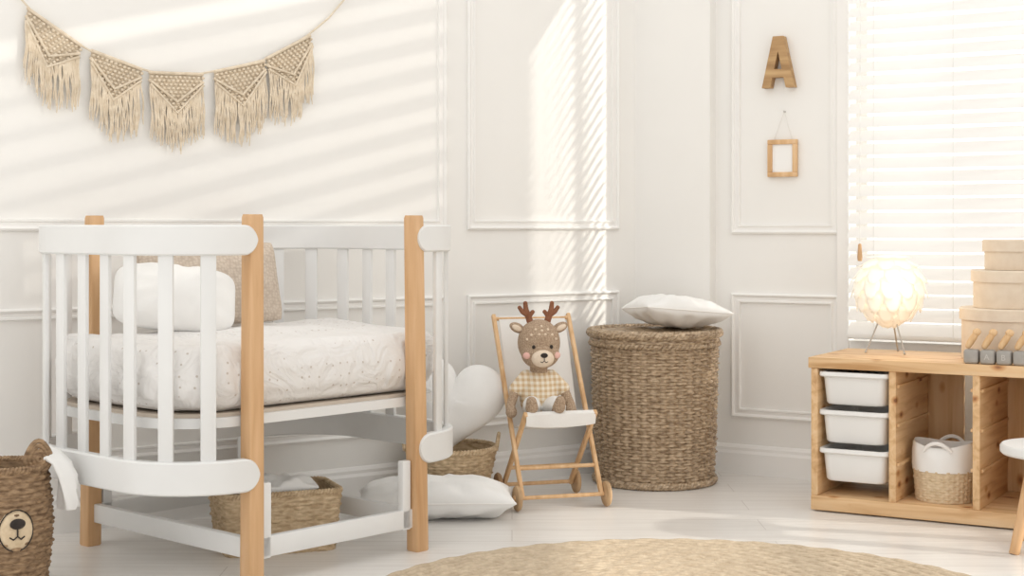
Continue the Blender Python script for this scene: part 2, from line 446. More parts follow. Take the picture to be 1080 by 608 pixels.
# ------------------------------------------------------------------ crib
CA = radians(47.5); CC = Vector((-.724, 4.2355, 0)); ha, hb = .278, .358
crib = thing('baby_crib', 'white rounded baby crib with four beech wood corner posts and one open side', 'crib', CC, CA)
for sx in (-1, 1):
    for sy in (-1, 1):
        bm = B()
        sp_ = .008
        rings = []
        for z, hw in ((0,.0205), (.004,.0225), (.3,.0220), (.92,.0205), (.928,.0185)):
            t = 1-z/.93
            rings.append([(sx*(ha+sp_*t)+p[0], sy*(hb+sp_*t)+p[1], z) for p in rrect(hw, hw, .005, 3)])
        loft(bm, rings)
        obj('post', bm, BEECH, crib)
def upath(sx, rt=.245, rc=.225, oy=.013, inx=-.004):
    pts = [Vector((ha-inx, -hb-oy)), ]
    x1 = ha+rt; y1 = hb+oy
    for k in range(25):
        a = -pi/2+pi/2*k/24
        pts.append(Vector((x1-rc+rc*cos(a), -y1+rc+rc*sin(a))))
    for k in range(25):
        a = pi/2*k/24
        pts.append(Vector((x1-rc+rc*cos(a), y1-rc+rc*sin(a))))
    pts.append(Vector((ha-inx, y1)))
    out = []
    for p in pts: out.append(Vector((sx*p.x, p.y)))
    return out
def sample(path, s):
    L_ = 0
    for i in range(len(path)-1):
        d = (path[i+1]-path[i]).length
        if L_+d >= s or i == len(path)-2:
            t = (s-L_)/max(d, 1e-9); return path[i].lerp(path[i+1], t), (path[i+1]-path[i]).normalized()
        L_ += d
def plen(path): return sum((path[i+1]-path[i]).length for i in range(len(path)-1))
def rail(bm, path, zc, R, w):
    tot = plen(path); ss = []
    for k in range(9): ss.append(R*(1-cos(pi/2*k/8)))
    k = 1; m = 60
    mid = [R+(tot-2*R)*i/m for i in range(1, m)]
    ss = ss+mid+[tot-x for x in reversed(ss)]
    rings = []
    for s in ss:
        p, t = sample(path, min(max(s, 0), tot-1e-6)); nn = Vector((t.y, -t.x))
        e = min(s, tot-s)
        h = R if e >= R else sqrt(max(0, R*R-(R-e)**2)); h = max(h, .001)
        c = min(.004, h*.4)
        ring = []
        for (a_, b_) in ((w, h-c), (w-c, h), (-w+c, h), (-w, h-c), (-w, -h+c), (-w+c, -h), (w-c, -h), (w, -h+c)):
            ring.append((p.x+nn.x*a_, p.y+nn.y*a_, zc+b_))
        rings.append(ring)
    loft(bm, rings)
for sx in (-1, 1):
    path = upath(sx, inx=-.004 if sx < 0 else .006); tot = plen(path)
    bm = B(); rail(bm, path, .864, .0375, .0145); obj('top_rail', bm, WHITE, crib)
    bm = B(); rail(bm, upath(sx, oy=.021, inx=-.004 if sx < 0 else .006), .283, .041, .0145); obj('lower_rail', bm, WHITE, crib)
    ns = 9; sa, sb = (.125, .085) if sx < 0 else (.10, .105)
    for k in range(ns):
        s = sa+(tot-sa-sb)*k/(ns-1)
        p, t = sample(path, s)
        R = Matrix.Rotation(atan2(t.y, t.x), 3, 'Z')
        bm = B(); box(bm, (p.x, p.y, .573), (.038, .012, .525), R, .003)
        obj('slat', bm, WHITE, crib)
# mattress base and apron
bm = B(); ring = lambda hx, hy, r, z: [(p[0], p[1], z) for p in rrect(hx, hy, r, 10)]
loft(bm, [ring(.482,.333,.19,.398), ring(.482,.333,.19,.423)]); obj('mattress_base', bm, WHITE, crib)
bm = B(); loft(bm, [ring(.470,.318,.18,.4225), ring(.470,.318,.18,.432)]); obj('slatted_platform', bm, DARK, crib)
# stretchers low down and the short white uprights
bm = B()
for sy in (-1, 1): box(bm, (0, sy*hb, .092), (2*ha, .022, .052), None, .003)
for sx in (-1, 1): box(bm, (sx*ha, 0, .092), (.022, 2*hb, .052), None, .003)
obj('stretcher_frame', bm, WHITE, crib)
for sx in (-1, 1):
    for sy in (-1, 1):
        bm = B(); box(bm, (sx*(ha-.036), sy*(hb-.0), .158), (.030, .022, .19), None, .003); obj('inner_upright', bm, WHITE, crib)

# mattress with dotted sheet
bm = B(); rings = []
N = 38
for i in range(N+1):
    t = sin(pi/2*(-1+2*i/N))
    f = (1-abs(t)**2.3)**(1/2.3)
    z = .517+.084*t
    inset = .075*(1-f)
    rings.append([[p[0], p[1], z] for p in rrect(.488-inset, .338-inset, .175-inset*.8, 34)])
top = rings[-1]
for s in (.95, .9, .85, .75, .65, .52, .4, .28, .16, .05): rings.append([[p[0]*s, p[1]*s, .601+.016*(1-s)] for p in top])
for r_ in rings:
    for p in r_:
        q = Vector((p[0]*6, p[1]*6, p[2]*10)); n1 = noise.noise(q)+.5*noise.noise(q*2.1)
        q2 = Vector((p[0]*22+p[2]*20, p[1]*22-p[2]*20, p[2]*5)); n2_ = noise.noise(q2)
        n3 = 1-abs(noise.noise(Vector((p[0]*12+p[2]*9, p[1]*12-p[2]*9, 7+p[2]*4))))*2
        d = Vector((p[0], p[1], 0)).normalized()
        if .445 < p[2] < .597:
            a_ = .008*n1+.008*n2_+.008*max(0, n3-.6); p[0] += d.x*a_; p[1] += d.y*a_
        if p[2] > .5: p[2] += .013*n1+.005*n2_+.010*max(0, n3-.6)
        elif p[2] < .47: p[2] += .008*(noise.noise(Vector((p[0]*14, p[1]*14, 3)))+.4)
for r_ in rings:
    for p in r_: p[2] = max(p[2], .4325)
loft(bm, [[tuple(p) for p in r_] for r_ in rings])
o = obj('crib_mattress', bm, DOTS); o.location = CC; o.rotation_euler = (0,0,CA)
tag(o, 'thick crib mattress under a pale sheet with tiny brown dots', 'mattress')

def put(o, loc, rot): o.location = loc; o.rotation_euler = rot
o = obj('cushion', pillow(.42,.25,.09, seed=3, wr=.008, rnd=.12), KNIT); put(o, (-.870, 4.375, .730), (radians(72), radians(-2), radians(27)))
tag(o, 'beige knitted cushion behind the white pillow in the crib', 'cushion')
o = obj('pillow', pillow(.34,.22,.13, seed=9, wr=.012, pinch=.03, rnd=.30, freq=8, pw=.55), FABW); put(o, (-.930, 4.185, .700), (radians(50), radians(6), radians(16)))
tag(o, 'small white pillow leaning on the beige knitted cushion in the crib', 'pillow')

# ------------------------------------------------------------------ basket under the crib
p = at(290, 560, 4.24); p.z = 0
bk = thing('storage_basket', 'rectangular seagrass basket on the floor under the crib', 'basket', p, radians(22))
bm = B(); woven(bm, rrect(.164,.105,.03,6), .0, .162, lambda t: .92+.1*t, 46, 15, .0045, 4, 3); obj('body', bm, SEAG, bk)
bm = B(); rope(bm, [(x, y, .165) for x, y in rrect(.165,.106,.03,6)], .0045, .005, 56); obj('rim', bm, SEAG, bk)
o = obj('folded_cloth', pillow(.23,.15,.055, seed=4, wr=.018, freq=14), FABW); put(o, (p.x, p.y, .172), (0,0,radians(20)))
tag(o, 'crumpled white cloth on top of the rectangular basket under the crib', 'cloth')

# ------------------------------------------------------------------ bear basket
p = Vector((-1.262, 3.76, 0))
bb = thing('bear_basket', 'brown woven grass basket with a bear face and round ear', 'basket', p, radians(34))
bm = B(); woven(bm, circle(.106), .0, .300, lambda t: .93+.12*sin(pi*t)**1.0+.05*t, 32, 22, .006, 4, 4, rib=.3); obj('body', bm, BROWNG, bb)
bm = B(); rope(bm, circle(.104, z=.304), .005, .0055, 36); obj('rim', bm, BROWNG, bb)
for sx in (-1, 1):
    bm = B()
    for k, r in enumerate((.032, .023, .014, .006)):
        rg = []
        for i in range(24):
            a_ = 2*pi*i/24
            rg.append((sx*.066+r*cos(a_)*(1-.2*max(0, sin(a_))), -.072-.010*(1-r/.032), .326+r*sin(a_)*(1+.35*max(0, sin(a_)))))
        tube(bm, rg, .0062, 7, closed=True)
    obj('ear', bm, BROWNG, bb)
bm = B()
ball(bm, (.0, -.108, .162), (.043, .017, .052), 24, 14); mz = obj('muzzle', bm, JUTE2, bb, label='pale woven muzzle patch')
bm = B(); ball(bm, (0, -.128, .180), (.019, .008, .013)); obj('nose', bm, BLACK, mz)
bm = B(); tube(bm, [(0,-.127,.172), (0,-.1275,.150)], .0020, 6); tube(bm, [(-.018,-.122,.148), (-.009,-.125,.142), (0,-.1275,.150), (.009,-.125,.142), (.018,-.122,.148)], .0020, 6)
tube(bm, [(.041*cos(a_), -.1135-.004*abs(sin(a_)), .162+.050*sin(a_)) for a_ in [2*pi*i/28 for i in range(28)]], .0016, 5, closed=True)
obj('mouth_stitching', bm, BLACK, mz)
# cloth hanging over the basket's edge
bm = B()
cl = [(.065,.0,.285), (.080,.0,.310), (.098,.0,.328), (.118,.0,.330), (.139,.0,.312), (.152,.0,.280), (.157,.0,.245), (.158,.0,.215), (.154,.0,.195)]
n_ = 28; G = []
for ci, c in enumerate(cl):
    w_ = .052*(1-.05*max(0, ci-3)-.10*(ci == len(cl)-1)); rw = []
    vert = min(1, max(0, (c[0]-.09)/.05))
    for k in range(n_):
        a_ = 2*pi*k/n_
        th_ = .019*cos(a_)*(1+.5*noise.noise(Vector((k*.9, ci*.7, 2))))
        fold = .009*sin(4*sin(a_)+ci*.6)
        rw.append((c[0]+(th_+fold)*vert, c[1]+w_*sin(a_), c[2]+(th_+fold)*(1-vert)))
    G.append(rw)
loft(bm, G)
o = obj('white_cloth', bm, FABW); put(o, p+Vector((0,.015,0)), (0,0,radians(4)))
tag(o, 'white cloth hanging out of the bear basket over its right edge', 'cloth')

# ------------------------------------------------------------------ heart cushion basket + floor pillow
p = Vector((-.20, 4.975, 0))
hbk = thing('round_basket', 'low round seagrass basket holding the white heart cushion', 'basket', p, 0)
bm = B(); woven(bm, circle(.122), 0, .168, lambda t: .92+.28*t, 40, 16, .0045, 4, 3); obj('body', bm, SEAG, hbk)
bm = B(); rope(bm, circle(.146, z=.172), .005, .0055, 40); obj('rim', bm, SEAG, hbk)
for sx in (-1, 1):
    bm = B(); tube(bm, [(sx*.149+sx*.008*sin(a_), .045*cos(a_), .168+.05*sin(a_)) for a_ in [pi*i/12 for i in range(13)]], .006, 8); obj('handle', bm, SEAG, hbk)
bm = B(); NT = 72; NK = 14
def heart(t): return Vector((16*sin(t)**3, 13*cos(t)-4.2*cos(2*t)-1.7*cos(3*t)-.8*cos(4*t)))/16.0
for sgn in (1, -1):
    rs = []
    for k in range(1, NK+1):
        kk = sin(pi/2*k/NK)
        row = []
        for i in range(NT):
            h_ = heart(2*pi*i/NT)
            x, z_ = h_.x*kk*.172, (h_.y*kk)*.188
            th = .065*sqrt(max(0, 1-kk*kk))**.9
            cre = .010*math.exp(-(x/.025)**2)*(1 if z_ > .0 else 0)*min(1, th*20)
            row.append((x, sgn*max(0, th-cre)+.006*noise.noise(Vector((x*16, z_*16, sgn))), z_))
        rs.append(row)
    loft(bm, rs, True, False)
bmesh.ops.remove_doubles(bm, verts=bm.verts, dist=.0035)
o = obj('heart_cushion', bm, FABW); put(o, (-.195, 4.985, .322), (radians(-10), radians(9), radians(-4)))
tag(o, 'white heart shaped cushion standing in the low round basket', 'cushion')
o = thing('floor_pillow', 'off-white pillow lying flat on the floor in front of the round basket', 'pillow', (-.235, 4.69, .060), radians(3))
obj('cover', pillow(.49,.27,.13, seed=21, wr=.014, pinch=.07, freq=10, rnd=.03), FABW, o)
obj('seam', piping(.49,.27,.07,.03), FABW2, o)

# ------------------------------------------------------------------ toy deck chair on wheels
ca = radians(17); p = Vector((.122, 4.93, 0))
ch = thing('toy_pushchair', 'small wooden toy deck chair on wheels with white sling seat', 'toy chair', p, ca)
wd = .132
def FF(f, z, x): return (x, -f, z)
for sx in (-1, 1):
    bm = B(); bar(bm, FF(-.20,.60,sx*wd), FF(.13,.038,sx*wd), .013, .018, .003, side=(1,0,0)); obj('back_rail', bm, TOYWOOD, ch)
    bm = B(); bar(bm, FF(.115,.305,sx*(wd-.015)), FF(-.13,.038,sx*(wd-.015)), .013, .018, .003, side=(1,0,0)); obj('seat_rail', bm, TOYWOOD, ch)
for nm, f, z, w_ in (('top_bar', -.192, .587, wd), ('seat_bar', .108, .298, wd-.01), ('front_axle', .128, .042, wd+.014), ('rear_axle', -.128, .042, wd+.004), ('brace', .075, .127, wd), ('brace', -.062, .108, wd-.01)):
    bm = B(); tube(bm, [FF(f,z,-w_), FF(f,z,w_)], .0065, 10); obj(nm, bm, TOYWOOD, ch)
for sx in (-1, 1):
    for f, w_ in ((.128, wd+.017), (-.128, wd+.004)):
        bm = B()
        ln = [(.005,-.009), (.030,-.009), (.038,-.006), (.041,0), (.038,.006), (.030,.009), (.005,.009)]
        rings = [[(sx*w_+zz, -f+r_*cos(2*pi*k/28), .042+r_*sin(2*pi*k/28)) for k in range(28)] for r_, zz in ln]
        loft(bm, rings)
        w = obj('wheel', bm, RUBBER, ch)
        bm = B(); ball(bm, (sx*(w_+.009), -f, .042), (.006,.010,.010), 10, 8); obj('hub_cap', bm, BEECH, w)
# sling
path = [(-.192,.596), (-.180,.57), (-.14,.48), (-.10,.38), (-.07,.30), (-.045,.262), (-.01,.248), (.04,.260), (.085,.291), (.108,.308), (.118,.300), (.117,.282), (.113,.268)]
bm = B(); n = len(path); top_ = []
for i, (f, z) in enumerate(path):
    a0 = Vector(path[max(0, i-1)]); a1 = Vector(path[min(n-1, i+1)]); t = (a1-a0).normalized(); nn = Vector((-t.y, t.x))
    rt_ = []; rb = []
    for j in range(13):
        x = (-1+2*j/12)*(wd-.016)
        sag = -.010*(1-(x/wd)**2) if 2 < i < 9 else 0
        drop = .010*(1-(x/wd)**2) if i >= n-2 else 0
        rt_.append((x, -(f+nn.x*(.0015+sag)), z+nn.y*(.0015+sag)-drop)); rb.append((x, -(f-nn.x*(.0015-sag)), z-nn.y*(.0015-sag)-drop))
    top_.append(rt_+rb[::-1])
loft(bm, top_)
obj('sling_seat', bm, FABW2, ch)

# ------------------------------------------------------------------ deer
fw = Vector((sin(ca), -cos(ca), 0)); rt = Vector((cos(ca), sin(ca), 0))
dp = p+fw*(-.010)-rt*.034; dp.z = .268
deer = thing('plush_deer', 'brown plush deer in a checked romper sitting in the toy chair', 'soft toy', dp, radians(10))
def capsule(bm, pts, rs, m=6):
    for i in range(len(pts)-1):
        a, b2 = Vector(pts[i]), Vector(pts[i+1])
        for k in range(m+1):
            t = k/m; ball(bm, a.lerp(b2, t), rs[i]*(1-t)+rs[i+1]*t, 14, 8)
def remeshed(name, bm, mat, parent, vs=.0035, it=4):
    o = obj(name, bm, mat, parent)
    m = o.modifiers.new('r', 'REMESH'); m.mode = 'VOXEL'; m.voxel_size = vs; m.use_smooth_shade = True
    s = o.modifiers.new('s', 'SMOOTH'); s.iterations = it; s.factor = .5
    return o
bm = B()
ball(bm, (0,.0,.075), (.046,.040,.082), 20, 14); capsule(bm, [(0,0,.14), (0,-.002,.185)], [.030,.030], 3)
ball(bm, (0,-.004,.252), (.070,.064,.076), 24, 16); ball(bm, (0,-.028,.217), (.063,.048,.049), 20, 14)
for sx in (-1, 1):
    capsule(bm, [(sx*.044,0,.138), (sx*.082,-.014,.095), (sx*.099,-.036,.050), (sx*.098,-.046,.032)], [.018,.017,.015,.019])
    capsule(bm, [(sx*.026,-.02,.028), (sx*.036,-.075,.052), (sx*.044,-.112,.054)], [.027,.023,.021])
    capsule(bm, [(sx*.044,-.114,.054), (sx*.047,-.122,.074)], [.021,.017], 3)
remeshed('body', bm, DEER, deer)
bm = B()
ball(bm, (0,-.002,.080), (.064,.056,.086), 24, 16)
for sx in (-1, 1):
    capsule(bm, [(sx*.040,0,.138), (sx*.078,-.012,.102)], [.026,.023], 5)
remeshed('romper', bm, GING, deer)
bm = B(); 
for sx in (-1, 1): capsule(bm, [(sx*.028,-.03,.042), (sx*.037,-.075,.058), (sx*.042,-.096,.059)], [.032,.029,.026], 5)
remeshed('trousers', bm, FABW2, deer)
bm = B(); ball(bm, (0,-.070,.205), (.037,.025,.028), 20, 12); mz = obj('muzzle', bm, CREAM, deer)
bm = B(); ball(bm, (0,-.094,.217), (.012,.007,.008), 14, 10); obj('nose', bm, BLACK, mz)
bm = B(); tube(bm, [(0,-.0955,.209), (0,-.0955,.200)], .0012, 6); tube(bm, [(-.012,-.092,.197), (-.006,-.094,.194), (0,-.0955,.200), (.006,-.094,.194), (.012,-.092,.197)], .0012, 6); obj('mouth', bm, BLACK, mz)
for sx in (-1, 1):
    bm = B(); ball(bm, (sx*.029,-.066,.242), (.0055,.005,.0065), 12, 8); obj('eye', bm, BLACK, deer)
    bm = B(); ball(bm, (sx*.050,-.056,.214), (.013,.007,.011), 14, 8, Matrix.Rotation(sx*.5, 3, 'Z')); obj('cheek', bm, PINK, deer)
    bm = B(); ball(bm, (sx*.071,.0,.300), (.027,.012,.016), 16, 10, Matrix.Rotation(sx*-.45, 3, 'Y')); e = obj('ear', bm, DEER, deer)
    bm = B(); ball(bm, (sx*.073,-.009,.300), (.018,.005,.009), 14, 8, Matrix.Rotation(sx*-.45, 3, 'Y')); obj('inner_ear', bm, CREAM, e)
    bm = B()
    tube(bm, [(sx*.026,0,.312), (sx*.034,0,.336), (sx*.042,0,.358), (sx*.044,0,.379)], [.0115,.0105,.009,.007], 10); ball(bm, (sx*.044,0,.379), .0075, 10, 8)
    tube(bm, [(sx*.036,0,.340), (sx*.054,0,.352), (sx*.063,0,.365)], [.009,.008,.0065], 10); ball(bm, (sx*.063,0,.365), .007, 10, 8)
    tube(bm, [(sx*.033,0,.334), (sx*.020,0,.351)], [.008,.0065], 10); ball(bm, (sx*.020,0,.351), .007, 10, 8)
    obj('antler', bm, ANTL, deer)
for i, (x, z) in enumerate(((0,.307), (-.020,.297), (.020,.297), (-.010,.282), (.010,.282), (.0,.294), (-.034,.280), (.034,.280), (-.047,.266), (.047,.266))):
    y = -.004-.063*sqrt(max(0, 1-(x/.070)**2-((z-.252)/.076)**2))
    bm = B(); ball(bm, (x, y, z), (.0044,.003,.0044), 10, 6); obj('spot', bm, CREAM, deer)

# ------------------------------------------------------------------ tall wicker basket + pillow
p = Vector((.5016, 5.34, 0))
wb = thing('wicker_laundry_basket', 'tall round willow wicker basket standing in the room corner', 'basket', p, .2)
bm = B(); woven(bm, circle(.203, 96), .014, .500, lambda t: .98+.085*t**.6, 40, 44, .0085, 6, 4, .015, rib=.7); obj('body', bm, WICK, wb)
bm = B(); rope(bm, circle(.207, z=.014), .007, .008, 34, strands=3); obj('foot_rim', bm, WICK, wb)
bm = B(); woven(bm, circle(.222, 96), .494, .520, lambda t: 1.0, 40, 2, .005, 6, 4, .01); rope(bm, circle(.225, z=.525), .008, .009, 32, strands=3); rope(bm, circle(.223, z=.488), .005, .006, 44)
rings = []
for k in range(26):
    r_ = .216*(1-k/25)+.002
    rings.append([(r_*cos(2*pi*i/128), r_*sin(2*pi*i/128), .527+.012*(1-(r_/.216)**2)+.002*cos(44*pi*i/64+pi*(k % 2))*(r_ > .03)) for i in range(128)])
loft(bm, rings, False, True)
obj('lid', bm, WICK, wb)
sc = thing('square_cushion', 'white cushion lying on the lid of the tall wicker basket', 'cushion', (.575, 5.31, .600), radians(14))
sc.rotation_euler = (radians(-4), radians(5), radians(14))
obj('cover', pillow(.32,.29,.110, seed=31, wr=.013, pinch=.05, rnd=.06, freq=9), FABW, sc)
obj('seam', piping(.32,.29,.05,.06), FABW2, sc)

# ------------------------------------------------------------------ pine shelf
S0 = Vector((.941, 4.78, 0)); SA = radians(-30)
SW, SD, SH = .78, .40, .485
sh = thing('pine_storage_unit', 'low pine storage unit with open compartments under the window', 'storage unit', S0, SA)
bm = B(); box(bm, (SW/2, SD/2, SH-.017), (SW+.016, SD+.004, .034), None, .003); obj('top_board', bm, PINE, sh)
bm = B(); box(bm, (SW/2, SD/2, .0275), (SW, SD, .045), None, .003); obj('bottom_board', bm, PINE, sh)
t1, t2 = .2475+.0, .500
for x, nm in ((.011, 'side_panel'), (SW-.011, 'side_panel'), (t1+.011, 'divider'), (t2+.011, 'divider')):
    bm = B(); box(bm, (x, SD/2, (.05+SH-.034)/2), (.022, SD-.006, SH-.034-.05), None, .002); obj(nm, bm, PINEV, sh)
for x0, x1 in ((t1+.022, .385), (t2+.022, SW-.022)):
    bm = B(); box(bm, ((x0+x1)/2, SD-.012, (.05+SH-.034)/2), (x1-x0, .012, SH-.034-.05), None, .001); obj('back_board', bm, PINEZ, sh)
for x0, x1 in ((.022, t1), (t1+.022, t2), (t2+.022, SW-.022)):
    for z in (.165, .285, .405):
        for x in (x0+.004, x1-.004):
            if x0 == .022: continue
            bm = B(); box(bm, (x, SD/2-.012, z), (.008, SD-.05, .010), None, .001); obj('runner', bm, PINEV, sh)
for nm, zt in (('top', .442), ('middle', .322), ('bottom', .202)):
    bx0 = (.022+t1)/2
    loc = S0+Vector((cos(SA), sin(SA), 0))*bx0+Vector((-sin(SA), cos(SA), 0))*(SD/2-.014)+Vector((0,0,zt-.104))
    t = thing('storage_bin', {'top': 'topmost of the three white plastic bins in the pine unit', 'middle': 'middle of the three white plastic bins in the pine unit', 'bottom': 'lowest of the three white plastic bins in the pine unit'}[nm], 'bin', loc, SA, 'white plastic bins in the pine unit')
    bm = B()
    def rr_(hx, hy, r, z): return [(q[0], q[1], z) for q in rrect(hx, hy, r, 6)]
    loft(bm, [rr_(.090,.163,.024,0), rr_(.095,.169,.026,.006), rr_(.101,.178,.026,.088), rr_(.101,.178,.026,.090), rr_(.098,.175,.02,.090), rr_(.091,.160,.02,.008)])
    obj('tub', bm, PLASTIC, t)
    bm = B()
    loft(bm, [rr_(.101,.178,.026,.086), rr_(.110,.189,.028,.088), rr_(.112,.192,.028,.092), rr_(.111,.191,.028,.103), rr_(.105,.184,.024,.104), rr_(.099,.176,.022,.100), rr_(.098,.175,.02,.086)], False, False)
    obj('rim', bm, PLASTIC, t)

# rope basket inside the unit
def shelf_pt(x, y, z): return S0+Vector((cos(SA), sin(SA), 0))*x+Vector((-sin(SA), cos(SA), 0))*y+Vector((0,0,z))
rb = thing('fabric_lined_basket', 'small two-tone basket with white cloth top inside the pine unit', 'basket', shelf_pt(.386, .13, .0505), SA)
bm = B(); woven(bm, circle(.089), 0, .100, lambda t: .95+.08*t, 36, 12, .0035, 4, 3); obj('woven_base', bm, JUTE2, rb)
bm = B(); rings = []
for j, (r_, z) in enumerate(((.091,.096), (.0955,.094), (.097,.112), (.097,.145), (.095,.168), (.091,.178), (.087,.173), (.086,.135), (.084,.097))):
    rings.append([((r_+.0015*sin(i*.9+j))*cos(2*pi*i/64), (r_+.0015*sin(i*.9+j))*sin(2*pi*i/64), z+(.008*cos(2*2*pi*i/64) if z > .12 else 0)) for i in range(64)])
loft(bm, rings, False, False); obj('cloth_collar', bm, FABW, rb)
for a0 in (-pi/2, pi/2):
    bm = B(); pts = []
    for i in range(17):
        u_ = -1+2*i/16
        pts.append((.098*cos(a0+u_*.45), .098*sin(a0+u_*.45), .160+.025*(1-u_*u_)))
    tube(bm, pts, .006, 8); obj('handle', bm, FABW2, rb)

# ------------------------------------------------------------------ lamp
lp = at(938, 305, 4.93); lz = lp.z
lamp = thing('table_lamp', 'small lit ball lamp with layered petal shade on thin legs', 'lamp', (lp.x, lp.y, SH), 0)
cz = lz-SH; R0 = .114
bm = B()
rowsn = 7
for j in range(rowsn):
    ph = radians(-68+136*j/(rowsn-1)); m = max(6, int(11*cos(ph)+1))
    for i in range(m):
        th = 2*pi*(i+.5*(j % 2))/m
        nrm = Vector((cos(ph)*cos(th), cos(ph)*sin(th), sin(ph)))
        up = Vector((-sin(ph)*cos(th), -sin(ph)*sin(th), cos(ph))); sd = nrm.cross(up)
        w_ = .044; g = []
        for a_ in range(5):
            row = []
            for b_ in range(5):
                u_ = -1+a_/2; v_ = -1+b_/2
                pp = nrm*(R0+.002-.008*v_-.010*u_*u_*.6)+sd*(u_*w_*.66*(1-.4*max(0, -v_)))+up*(v_*w_*.68+(.012*u_*u_ if v_ < 0 else 0))
                row.append(bm.verts.new(Vector((0,0,cz))+pp))
            g.append(row)
        for a_ in range(4):
            for b_ in range(4): bm.faces.new((g[a_][b_], g[a_+1][b_], g[a_+1][b_+1], g[a_][b_+1]))
shd = obj('shade', bm, SHADE, lamp)
sm = shd.modifiers.new('t', 'SOLIDIFY'); sm.thickness = .0012
bm = B(); ball(bm, (0,0,cz), R0*.90, 32, 20); obj('diffuser', bm, SHADE, lamp)
for k in range(3):
    a_ = radians(-90+120*k+25)
    bm = B(); tube(bm, [(.028*cos(a_), .028*sin(a_), cz-.09), (.075*cos(a_), .075*sin(a_), .004)], .0026, 8); ball(bm, (.075*cos(a_), .075*sin(a_), .004), .004, 8, 6); obj('leg', bm, METAL, lamp)
bm = B(); tube(bm, circle(.036, 32, cz-.092), .003, 8, closed=True); obj('ring', bm, METAL, lamp)

# ------------------------------------------------------------------ round boxes
bc = at(1070, 350, 4.71)
for i, (r_, z0, z1, lab) in enumerate(((.165, SH+.0005, .645, 'largest round kraft gift box at the bottom of the stack'), (.130, .6455, .762, 'middle round kraft gift box in the stack of three'), (.096, .7625, .856, 'smallest round kraft gift box on top of the stack'))):
    t = thing('gift_box', lab, 'box', (bc.x, bc.y, z0), 0, 'stack of round kraft gift boxes')
    h = z1-z0; lh = .036
    bm = B(); lathe(bm, [(r_-.008, 0), (r_-.007, .002), (r_-.007, h-lh*.6)], 64); obj('tub', bm, KRAFT, t)
    bm = B(); lathe(bm, [(r_-.006, h-lh), (r_, h-lh), (r_, h-.003), (r_-.003, h), (r_*.5, h-.0005)], 64, cap0=False); obj('lid', bm, KRAFT, t)

# letter blocks with wooden pegs
def text_mesh(body, size, mat, parent, loc, rot):
    cu = bpy.data.curves.new('letter', 'FONT'); cu.body = body; cu.size = size; cu.extrude = .0008; cu.align_x = 'CENTER'; cu.align_y = 'CENTER'
    tmp = bpy.data.objects.new('tmp', cu); COL.objects.link(tmp)
    me = bpy.data.meshes.new_from_object(tmp.evaluated_get(bpy.context.evaluated_depsgraph_get()))
    bpy.data.objects.remove(tmp); me.materials.clear(); me.materials.append(mat)
    o = bpy.data.objects.new('letter', me); COL.objects.link(o); o.parent = parent; o.location = loc; o.rotation_euler = rot
    return o
bs = .043
xs = [.492, .540, .588, .636]
for i, (x, ltr) in enumerate(zip(xs, (None, 'A', 'B', None))):
    labs = ['plain grey wooden block at the left end of the block row', 'grey wooden letter block with an A beside the plain block', 'grey wooden letter block with a B in front of the gift boxes', 'plain grey wooden block at the right end of the block row']
    t = thing('letter_block', labs[i], 'toy block', shelf_pt(x, .032, SH), SA, 'grey toy blocks on the pine unit')
    bm = B(); box(bm, (0,0,bs/2), (bs,bs,bs), None, .008, 3); obj('cube', bm, GREYB, t)
    if ltr: text_mesh(ltr, .024, LETTER, t, (0, -bs/2-.0005, bs/2), (radians(90),0,0))
    t2_ = thing('wooden_peg', ['slanted pale wooden peg on the plain grey block at left', 'slanted pale wooden peg on the grey block with an A', 'slanted pale wooden peg on the grey block with a B', 'slanted pale wooden peg on the rightmost grey block'][i], 'toy peg', shelf_pt(x-.012, .032, SH+bs+.001), SA, 'wooden pegs on the grey blocks')
    bm = B(); tl = radians(32)
    dx = sin(tl); dz = cos(tl)
    tube(bm, [(.001,0,.009), (.012*dx,0,.008+.012*dz), (.030*dx,0,.008+.030*dz), (.044*dx,0,.008+.044*dz)], [.009,.0105,.0105,.009], 14); ball(bm, (.001,0,.0092), .0092, 12, 8)
    obj('stem', bm, PINEZ, t2_)
    bm = B(); ball(bm, (.050*dx,0,.010+.048*dz), (.0125,.0125,.0115), 14, 10); obj('knob', bm, PINEZ, t2_)

# ------------------------------------------------------------------ stool
st = thing('round_stool', 'low round white stool with angled wooden legs beside the pine unit', 'stool', (1.51, 4.20, 0), 0)
bm = B(); lathe(bm, [(.12,.262), (.146,.264), (.152,.270), (.152,.286), (.147,.292), (.10,.293)], 56); obj('seat', bm, WHITE, st)
for k, a_ in enumerate((200, 262, 20, 110)):
    a_ = radians(a_)
    bm = B(); tube(bm, [(.075*cos(a_), .075*sin(a_), .262), (.145*cos(a_), .145*sin(a_), .0)], [.019,.014], 14); obj('leg', bm, BEECH, st)

